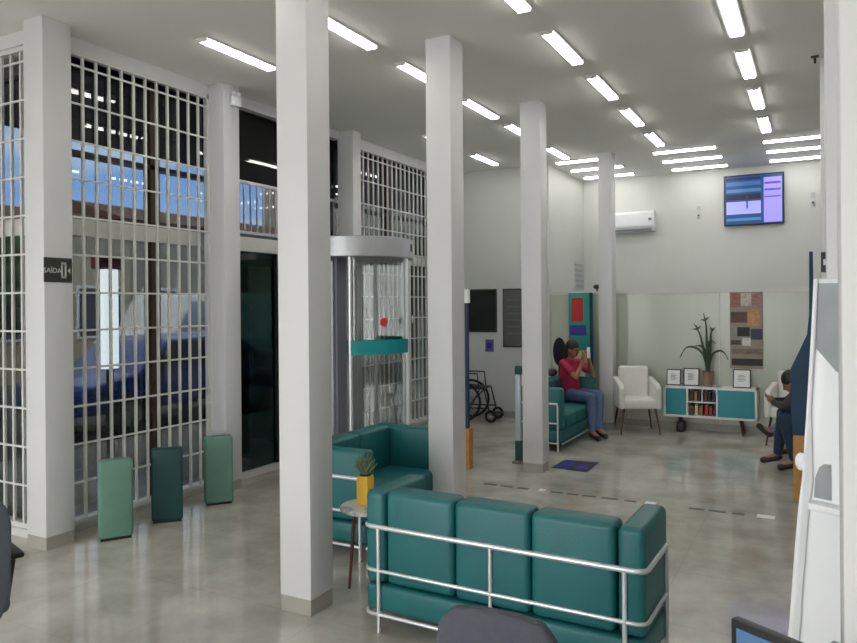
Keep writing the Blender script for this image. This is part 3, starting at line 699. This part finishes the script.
# small dark box on far right column
t = thing('wall_speaker', 'small dark box on the right-hand column above the divider', 'box', (.05, 6.98, 1.95))
MB().box(-.03, .03, -.03, -.001, 0, .17, .004).build('body', 'black', t, smooth=False); MB().box(-.012, .012, -.034, -.029, .06, .11).build('pale_dot', 'alu', t, smooth=False)
t = thing('ceiling_hook', 'small dark hook under the ceiling at the right columns', 'hook', (-.012, 6.9, H))
MB().box(-.03, .03, -.02, .02, -.012, 0).build('plate', 'dark', t, smooth=False); MB().tube([(0, 0, -.01), (0, 0, -.06)], .01, 8).build('stem', 'dark', t)

# ---------------------------------------------------------- white armchairs
def armchair(label, loc, rz):
    """faces -y"""
    t = thing('armchair', label, 'armchair', loc, rz, 'white upholstered armchairs')
    MB().box(-.21, .21, -.25, .22, .33, .46, .035, 3).build('seat', 'off', t)
    MB().box(-.2, .2, .15, .25, .40, .86, .04, 3, mtx=Matrix.Translation((0, .0, 0)) @ Matrix.Shear('XY', 4, (0, 0))).build('backrest', 'off', t)
    for s in (-1, 1):
        a, b = sorted((s*.2, s*.27)); MB().prism([(-.26, .33), (-.26, .6), (-.2, .65), (.2, .72), (.26, .7), (.26, .33)], 'x', a, b, .022, 3).build('armrest', 'off', t)
        for y, sy in ((-.2, -1), (.2, 1)):
            MB().tube([(s*.25, y+sy*.05, 0), (s*.2, y, .34)], .009, 8, .016).build('leg', 'dwood', t)
    return t
armchair('white tub armchair standing left of the teal sideboard', (-2.14, 9.80, 0), 24)
armchair('white tub armchair right of the sideboard, partly behind the seated man', (-.28, 9.72, 0), -8)
# black oval-backed chair behind far sofa
t = thing('office_chair', 'black chair with an oval back on a thin stem behind the far sofa', 'chair', (-3.12, 9.80, 0), 150)
MB().lathe([(0, -.02), (.09, -.018), (.125, 0), (.09, .018), (0, .02)], seg=28, mtx=Matrix.Translation((0, .09, 1.04)) @ Matrix.Diagonal((1.1, 1, 1.6, 1)) @ Matrix.Rotation(pi/2, 4, 'X')).build('backrest', 'black', t)
MB().tube([(0, .09, .9), (0, .1, .6), (0, .03, .47)], .014).build('back_stem', 'black', t)
MB().box(-.18, .1, -.17, .12, .43, .49, .025, 3).build('seat', 'black', t)
MB().tube([(0, 0, .08), (0, 0, .44)], .022).build('gas_column', 'dark', t)
for k in range(5): a = 2*pi*k/5; MB().tube([(0, 0, .1), (.13*cos(a), .13*sin(a), .045)], .014).ball((.13*cos(a), .13*sin(a), .022), .022, seg=8).build('foot', 'black', t)
recenter(tag(MB().ball((-3.14, 9.33, .79), .07, (1.0, 1.15, .75)).ball((-3.12, 9.25, .775), .04, (1, 1.5, .8)).build('handbag', 'black'), 'small black bag resting on top of the far sofa back', 'bag'))

# ---------------------------------------------------------- foreground office chairs, desk and monitor
def office_chair(label, loc, rz, m, wd=.34, top=.86):
    """faces -y, back at +y"""
    t = thing('office_chair', label, 'chair', loc, rz)
    b = MB(); w_ = wd/2
    pl = [(-w_*.8, .42), (-w_*.98, .52), (-w_, top-.12), (-w_*.93, top-.05), (-w_*.72, top-.006), (-w_*.3, top+.004), (w_*.3, top+.004), (w_*.72, top-.006), (w_*.93, top-.05), (w_, top-.12), (w_*.98, .52), (w_*.8, .42)]
    b.prism(pl, 'y', .2, .25, .016, 3); b.build('backrest', m, t)
    MB().box(-.23, .23, -.24, .2, .42, .5, .035, 3).build('seat', m, t)
    MB().tube([(0, .24, .6), (0, .27, .42), (0, .05, .38)], .022).build('back_support', 'black', t)
    MB().tube([(0, 0, .1), (0, 0, .42)], .025).build('gas_column', 'black', t)
    for k in range(5):
        a = 2*pi*k/5+.3; f_ = MB().tube([(0, 0, .12), (.27*cos(a), .27*sin(a), .07)], .02, 8, .014).build('foot', 'black', t)
        MB().ball((.27*cos(a), .27*sin(a), .03), .03, (1, 1, 1), 10).build('caster', 'rubber', f_)
    for s in (-1, 1):
        MB().tube([(s*.24, .05, .42), (s*.27, .05, .62)], .014).build('arm_post', 'black', t); MB().box(s*.27-.03, s*.27+.03, -.1, .12, .62, .645, .01).build('armrest', 'black', t)
    return t
office_chair('charcoal office chair whose top shows at the bottom centre', (-.77, 1.6, 0), 2, 'chair_grey', .36, .865)
c2 = office_chair('slate-backed office chair at the left edge of the view', (-3.25, 1.70, 0), -108, 'chair_blue', .44, .93)
t = thing('desk', 'white office desk under the monitor, below the view', 'desk', (-.5, 1.1, 0))
MB().box(-.75, .5, -.3, .27, .71, .735, .004).build('desktop', 'white', t)
for x in (-.72, .47):
    for y in (-.27, .24): MB().box(x-.02, x+.02, y-.02, y+.02, 0, .71).build('leg', 'white_metal', t, smooth=False)
ang = atan2(-.07, .12)
t = thing('monitor', 'dark computer monitor corner at the bottom right', 'monitor', (-.155, 1.5, .735), math.degrees(ang))
MB().box(0, .42, -.022, .0, .075, .37, .004).build('bezel', 'black', t)
MB().box(.014, .406, -.0245, -.02, .092, .356).build('screen', mat('dim_blue_screen', (60, 92, 124), .2, var=.25, scale=6, emit=.35), t, smooth=False)
MB().box(.19, .23, -.005, .02, .01, .2).box(.11, .31, -.09, .07, 0, .012).build('stand', 'black', t, smooth=False)
t.location = (-.140, 1.497, .735)

# ---------------------------------------------------------- people
def remesh(mb, name, m, parent, voxel=.011, smooth=4):
    me = bpy.data.meshes.new('t'); mb.bm.to_mesh(me); mb.bm.free(); o = bpy.data.objects.new('t', me); COL.objects.link(o)
    r = o.modifiers.new('r', 'REMESH'); r.mode = 'VOXEL'; r.voxel_size = voxel
    s = o.modifiers.new('s', 'SMOOTH'); s.iterations = smooth; s.factor = .5
    dg = bpy.context.evaluated_depsgraph_get(); dg.update()
    nm = bpy.data.meshes.new_from_object(o.evaluated_get(dg)); bpy.data.objects.remove(o)
    for p_ in nm.polygons: p_.use_smooth = True
    nm.materials.clear(); nm.materials.append(M[m]); nm.name = name
    q = bpy.data.objects.new(name, nm); COL.objects.link(q); q.parent = parent; return q
def cap(mb, a, ra, b, rb, n=6):
    a, b = Vector(a), Vector(b)
    mb.tube([a+(b-a)*i/n for i in range(n+1)], ra, 12, rb); mb.ball(a, ra, seg=12); mb.ball(b, rb, seg=12)
def person(label, loc, rz, J, top, legs, shoes, hairlen, act=None):
    """J: joints in local frame, the person faces +y"""
    t = thing('person', label, 'person', loc, rz)
    V = {k: Vector(v) for k, v in J.items()}
    hd = V['head']; nk = V['neck']; ch = V['chest']; pv = V['pelvis']; fd = Vector(J['face']).normalized(); sd = (V['shR']-V['shL']).normalized(); upv = sd.cross(fd).normalized()
    if upv.z < 0: upv = -upv
    b = MB()
    b.ball(hd, .085, (.9, 1.0, 1.2), 16); b.ball(hd+fd*.03-upv*.05, .055, (1, 1, 1), 12); b.ball(hd+fd*.092-upv*.015, .016, (.8, 1, 1.3), 8)
    for s in (-1, 1): b.ball(hd+sd*s*.078-upv*.01, .02, (.6, .9, 1.3), 8)
    cap(b, hd-upv*.06, .045, nk, .05); cap(b, nk, .055, ch, .1); cap(b, ch, .11, pv, .115)
    for s in ('L', 'R'):
        sh, el, wr, hp, kn, an, to = (V[k+s] for k in ('sh', 'el', 'wr', 'hip', 'knee', 'ank', 'toe'))
        cap(b, nk-upv*.03, .045, sh, .05); cap(b, sh, .046, el, .036); cap(b, el, .036, wr, .024)
        hdr = (V['hand'+s]-wr).normalized(); side = hdr.cross(fd); side = side.normalized() if side.length > .1 else sd
        cap(b, wr, .024, wr+hdr*.05, .03)
        for k in range(4):
            o = wr+hdr*.07+side*(k-1.5)*.018; L = (.055, .065, .06, .045)[k]; cap(b, o, .0095, o+hdr*L*.6, .009, 2); cap(b, o+hdr*L*.6, .009, o+hdr*L-fd*.02, .008, 2)
        o = wr+hdr*.03+side*.03*(1 if s == 'L' else -1); cap(b, o, .011, o+hdr*.035+side*.02*(1 if s == 'L' else -1), .009, 2)
        cap(b, pv, .11, hp, .085); cap(b, hp, .08, kn, .055); cap(b, kn, .052, an, .035); cap(b, an, .035, to, .03)
    body = remesh(b, 'body', 'skin', t, .009, 2)
    for s in (-1, 1): MB().ball(hd+fd*.079+sd*s*.03+upv*.008, .009, seg=8).build('eye', 'black', body)
    MB().ball(hd+fd*.075-upv*.055, .016, (1.1, .6, .5), 8).build('mouth', 'signred', body)
    g_ = MB(); cap(g_, nk-upv*.02, .07, ch, .125); cap(g_, ch, .13, pv+(ch-pv)*.25, .13)
    for s in ('L', 'R'):
        sh, el, wr = V['sh'+s], V['el'+s], V['wr'+s]; cap(g_, nk-upv*.05, .06, sh, .062); 
        if top[1] == 'long': cap(g_, sh, .062, el, .048); cap(g_, el, .048, wr, .034)
        else: cap(g_, sh, .062, sh+(el-sh)*.6, .056)
    remesh(g_, 'top', top[0], t, .012, 4)
    g_ = MB(); g_.ball(pv, .14, (1, 1, .9))
    for s in ('L', 'R'):
        hp, kn, an = V['hip'+s], V['knee'+s], V['ank'+s]; cap(g_, pv, .125, hp, .098); cap(g_, hp, .095, kn, .068); cap(g_, kn, .066, an+(kn-an)*.08, .048)
    remesh(g_, 'trousers', legs, t, .012, 4)
    for s in ('L', 'R'):
        an, to = V['ank'+s], V['toe'+s]; d = (to-an); g_ = MB(); g_.ball(an-Vector((0, 0, .02)), .045, (1, 1.1, .8), 12); cap(g_, an-Vector((0, 0, .025)), .04, to, .034)
        remesh(g_, 'shoe', shoes, t, .008, 3)
    g_ = MB(); g_.ball(hd-fd*.018+upv*.03, .095, (.93, 1.0, 1.05), 16)
    if hairlen: cap(g_, hd-fd*.06, .07, hd-fd*.075-upv*hairlen, .05)
    o_ = remesh(g_, 'hair', 'hair', t, .01, 2)
    return t, V, fd, sd, upv
# woman, faces +x-ish toward camera right; local +y -> world +x with rz=-90
J = dict(face=(0, 1, -.25), head=(.03, .03, 1.11), neck=(.02, -.02, .96), chest=(.01, -.05, .80), pevis=(0, 0, 0), pelvis=(0, -.03, .50),
         shL=(-.15, -.02, .92), shR=(.17, -.02, .92), elL=(-.17, .19, .78), elR=(.2, .2, .76), wrL=(-.06, .22, .97), wrR=(.08, .23, .96), handL=(-.03, .22, 1.06), handR=(.06, .22, 1.05),
         hipL=(-.08, .04, .50), hipR=(.08, .04, .50), kneeL=(-.06, .37, .52), kneeR=(.12, .38, .50), ankL=(.13, .50, .11), ankR=(.24, .48, .09), toeL=(.16, .62, .05), toeR=(.28, .60, .035))
person('person in a magenta top and jeans seated on the far teal sofa, hands raised', (-2.87, 9.36, 0), -110, J, ('red', 'short'), 'jeans', 'shoe', .12)
recenter(tag(MB().box(-2.64, -2.60, 9.23, 9.245, 1.0, 1.14, .004).build('phone', 'signwhite'), 'white phone held up by the person in the magenta top', 'phone'))
# seated man at right facing -x (rz=+90: local +y -> world -x)
J = dict(face=(0, .8, -.6), head=(-.02, .28, .885), neck=(-.01, .17, .85), chest=(0, .07, .74), pelvis=(0, -.06, .50),
         shL=(-.17, .14, .84), shR=(.16, .14, .84), elL=(-.2, .34, .66), elR=(.19, .33, .66), wrL=(-.08, .44, .68), wrR=(.08, .44, .68), handL=(-.04, .5, .72), handR=(.04, .5, .72),
         hipL=(-.09, .0, .49), hipR=(.09, .0, .49), kneeL=(-.17, .34, .55), kneeR=(.12, .36, .55), ankL=(-.12, .25, .10), ankR=(.17, .42, .10), toeL=(-.14, .38, .035), toeR=(.17, .56, .035))
J = {k: (v[0], v[1], v[2]) for k, v in J.items()}
person('person in dark jacket and dark jeans leaning forward beside the navy divider', (.03, 8.28, 0), 90, J, ('jacket', 'long'), 'jeans2', 'shoe', 0)
armchair('white tub armchair under the leaning person beside the divider', (.06, 8.28, 0), -90)
# second person further back, only the feet show
J2 = dict(face=(0, 1, -.1), head=(0, .0, 1.2), neck=(0, -.04, 1.05), chest=(0, -.06, .85), pelvis=(0, -.04, .50),
          shL=(-.17, -.04, 1.0), shR=(.17, -.04, 1.0), elL=(-.2, .08, .76), elR=(.2, .08, .76), wrL=(-.1, .26, .66), wrR=(.1, .26, .66), handL=(-.06, .33, .65), handR=(.06, .33, .65),
          hipL=(-.09, .04, .49), hipR=(.09, .04, .49), kneeL=(-.1, .42, .52), kneeR=(.1, .44, .5), ankL=(-.1, .58, .1), ankR=(.05, .80, .23), toeL=(-.1, .7, .035), toeR=(.05, .91, .29))
person('person in grey trousers mostly hidden behind the divider, one shoe raised', (.3, 9.05, 0), 90, J2, ('lilac', 'long'), 'lilac', 'shoe', 0)
armchair('white tub armchair mostly hidden behind the right-hand columns', (.36, 9.05, 0), -90)

# ---------------------------------------------------------- outside
struct(MB().box(-30, 30, -14, -3.65, -.2, -.12).build('ground_bounce', 'kerb', smooth=False), 'unseen bounce ground added behind the viewer', 'pavement')  # unseen slab added to bounce daylight through the windows onto the ceiling
gr = struct(MB().box(-60, -7.6, -3.6, 60, -.2, -.12).build('ground_street', 'asphalt', smooth=False), 'asphalt street outside', 'street')
struct(MB().box(-7.6, -5.0, 3.5, 60, -.15, -.01).box(-5.2, -5.0, 12.2, 60, -.15, -.01).build('ground_pavement', 'kerb', smooth=False), 'concrete pavement outside', 'pavement')
struct(MB().box(-7.5, -5.2, 3.55, 14, 3.62, 3.8).build('trim_5', 'canopy', smooth=False), 'dark canopy over the pavement', 'canopy')
def building(label, x, y0, y1, h, m, nwin, roof=True):
    t = thing('building', label, 'building', (x-2, (y0+y1)/2, -.12), 0, 'houses across the street')
    MB().box(x-4, x, y0, y1, -.12, h).build('wall', m, t, world=True, smooth=False)
    if roof: MB().prism([(x+.3, h), (x-2, h+.7), (x-4.3, h)], 'y', y0-.2, y1+.2).build('roof', 'roof', t, world=True, smooth=False)
    for i in range(nwin):
        y = y0+(y1-y0)*(i+.5)/nwin; f_ = MB().box(x-.02, x+.05, y-.7, y+.7, .9, 2.3).build('window', 'signwhite', t, world=True, smooth=False)
        MB().box(x+.045, x+.07, y-.62, y+.62, .98, 2.22).build('pane', 'cardark', f_, world=True, smooth=False)
building('pale plaster house across the street seen through the near grille', -17, 8, 14.0, 3.75, 'facade2', 3)
building('grey plaster house across the street left of the entrance', -18, 14.6, 25, 4.3, 'facade', 4)
building('long grey house farther along the street', -18, 25.4, 50, 9.5, 'facade', 6, False)
building('cream house across the street at the far left', -17, -8, 6.9, 7.5, 'facade2', 4)
def car(label, loc, rz, m, L=4.0):
    t = thing('car', label, 'car', loc, rz)
    h = L/2
    MB().prism([(-h, .35), (-h+.05, .75), (-h+.9, .88), (-h+1.5, 1.35), (h-1.1, 1.38), (h-.3, .95), (h, .85), (h, .35)], 'y', -.82, .82, .08, 3).build('body', m, t)
    MB().prism([(-h+1.0, .9), (-h+1.55, 1.3), (h-1.15, 1.32), (h-.55, .95)], 'y', -.83, .83, .01).build('windows', 'black', t)
    for x in (-h+.75, h-.75):
        for y in (-.76, .76):
            w_ = MB().lathe([(0, -.09), (.29, -.09), (.31, -.06), (.31, .06), (.29, .09), (0, .09)], seg=20, mtx=Matrix.Translation((x, y, .31)) @ Matrix.Rotation(pi/2, 4, 'X')).build('wheel', 'rubber', t)
            MB().lathe([(0, -.1), (.18, -.1), (.18, .1), (0, .1)], seg=14, mtx=Matrix.Translation((x, y, .31)) @ Matrix.Rotation(pi/2, 4, 'X')).build('hubcap', 'alu', w_)
car('blue car parked outside behind the near grille', (-9.4, 8.3, -.12), 90, 'carblue')
t = thing('van', 'pale van parked outside beyond the blue car', 'van', (-12.6, 12.2, -.12), 90)
MB().prism([(-2.1, .4), (-2.1, 1.1), (-1.5, 1.3), (-1.0, 2.1), (2.1, 2.15), (2.15, .4)], 'y', -.9, .9, .08, 3).build('body', 'white', t)
MB().prism([(-1.4, 1.32), (-1.0, 1.95), (-.3, 1.97), (-.3, 1.32)], 'y', -.91, .91, .01).build('side_window', 'cargrey', t)
for x in (-1.4, 1.4):
    for y in (-.84, .84): MB().lathe([(0, -.1), (.3, -.1), (.33, -.07), (.33, .07), (.3, .1), (0, .1)], seg=20, mtx=Matrix.Translation((x, y, .33)) @ Matrix.Rotation(pi/2, 4, 'X')).build('wheel', 'rubber', t)
car('dark car parked outside left of the blue car', (-9.6, 3.4, -.12), 90, 'cardark')
t = thing('street_sign', 'tall white sign board with a red top standing outside', 'sign', (-7.3, 5.72, -.01))
MB().box(-.03, .03, -.03, .03, 0, 1.0).build('post', 'dark', t, smooth=False)
MB().box(-.05, .05, -.09, .09, 1.0, 2.16, .01).build('board', mat('white_sign_glow', (240, 244, 248), .4, var=0, emit=6), t, smooth=False); MB().box(-.06, .06, -.2, .13, 2.16, 2.3, .01).build('red_header', 'signred', t, smooth=False)  # glow added so the white board reads bright through the tinted glass
def tree(label, loc, h, r, seed):
    rnd = random.Random(seed); t = thing('tree', label, 'tree', loc)
    MB().tube([(0, 0, 0), (.05, .02, h*.3), (0, 0, h*.6)], .14, 8, .07).build('trunk', 'bark', t)
    f_ = MB()
    for k in range(260):
        a, e, q_ = rnd.uniform(0, 2*pi), rnd.uniform(-1, 1), rnd.random()**.4
        c_ = Vector((r*q_*cos(a)*sqrt(1-e*e), r*q_*sin(a)*sqrt(1-e*e), h*.7+r*.8*q_*e)); t_ = bmesh.new(); bmesh.ops.create_icosphere(t_, subdivisions=1, radius=rnd.uniform(.1, .24))
        for v in t_.verts: v.co *= rnd.uniform(.7, 1.25)
        f_.add(t_, Matrix.Translation(c_))
    f_.build('crown', 'foliage', t, smooth=False)
tree('green street tree outside at the left of the near grille', (-11.5, 6.4, -.12), 3.3, 1.1, 3)
tree('street tree outside beyond the far grille', (-11.0, 19.5, -.12), 4.2, 1.5, 5)
tree('street tree outside behind the left grille', (-13.5, 2.2, -.12), 4.4, 1.6, 8)

# ---------------------------------------------------------- camera and colour
cam = bpy.data.cameras.new('camera'); co = bpy.data.objects.new('camera', cam); COL.objects.link(co); S.camera = co
F, YAW, ROLL, PY = 726.871, radians(28.22), radians(.474), 305.27
cam.sensor_fit = 'HORIZONTAL'; cam.sensor_width = 36; cam.lens = F/857*36
cam.shift_y = -(321.5-PY)/857; cam.clip_start = .05; cam.clip_end = 200
co.rotation_mode = 'XYZ'
fw = Vector((-sin(YAW), cos(YAW), 0)); rt = Vector((cos(YAW), sin(YAW), 0)); up = Vector((0, 0, 1))
# roll: world verticals lean to the right going down in the picture
r2 = rt*cos(ROLL)-up*sin(ROLL); u2 = up*cos(ROLL)+rt*sin(ROLL)
mt = Matrix((( r2.x, u2.x, -fw.x, 0), (r2.y, u2.y, -fw.y, 0), (r2.z, u2.z, -fw.z, 1.7), (0, 0, 0, 1)))
co.matrix_world = mt
S.view_settings.view_transform = 'Standard'; S.view_settings.look = 'None'; S.view_settings.gamma = 1; S.view_settings.use_curve_mapping = False
S.view_settings.exposure = 0.85
S.cycles.use_denoising = True; S.cycles.max_bounces = 8; S.cycles.transparent_max_bounces = 16; S.cycles.diffuse_bounces = 5
S.cycles.caustics_reflective = False; S.cycles.caustics_refractive = False; S.cycles.sample_clamp_indirect = 6
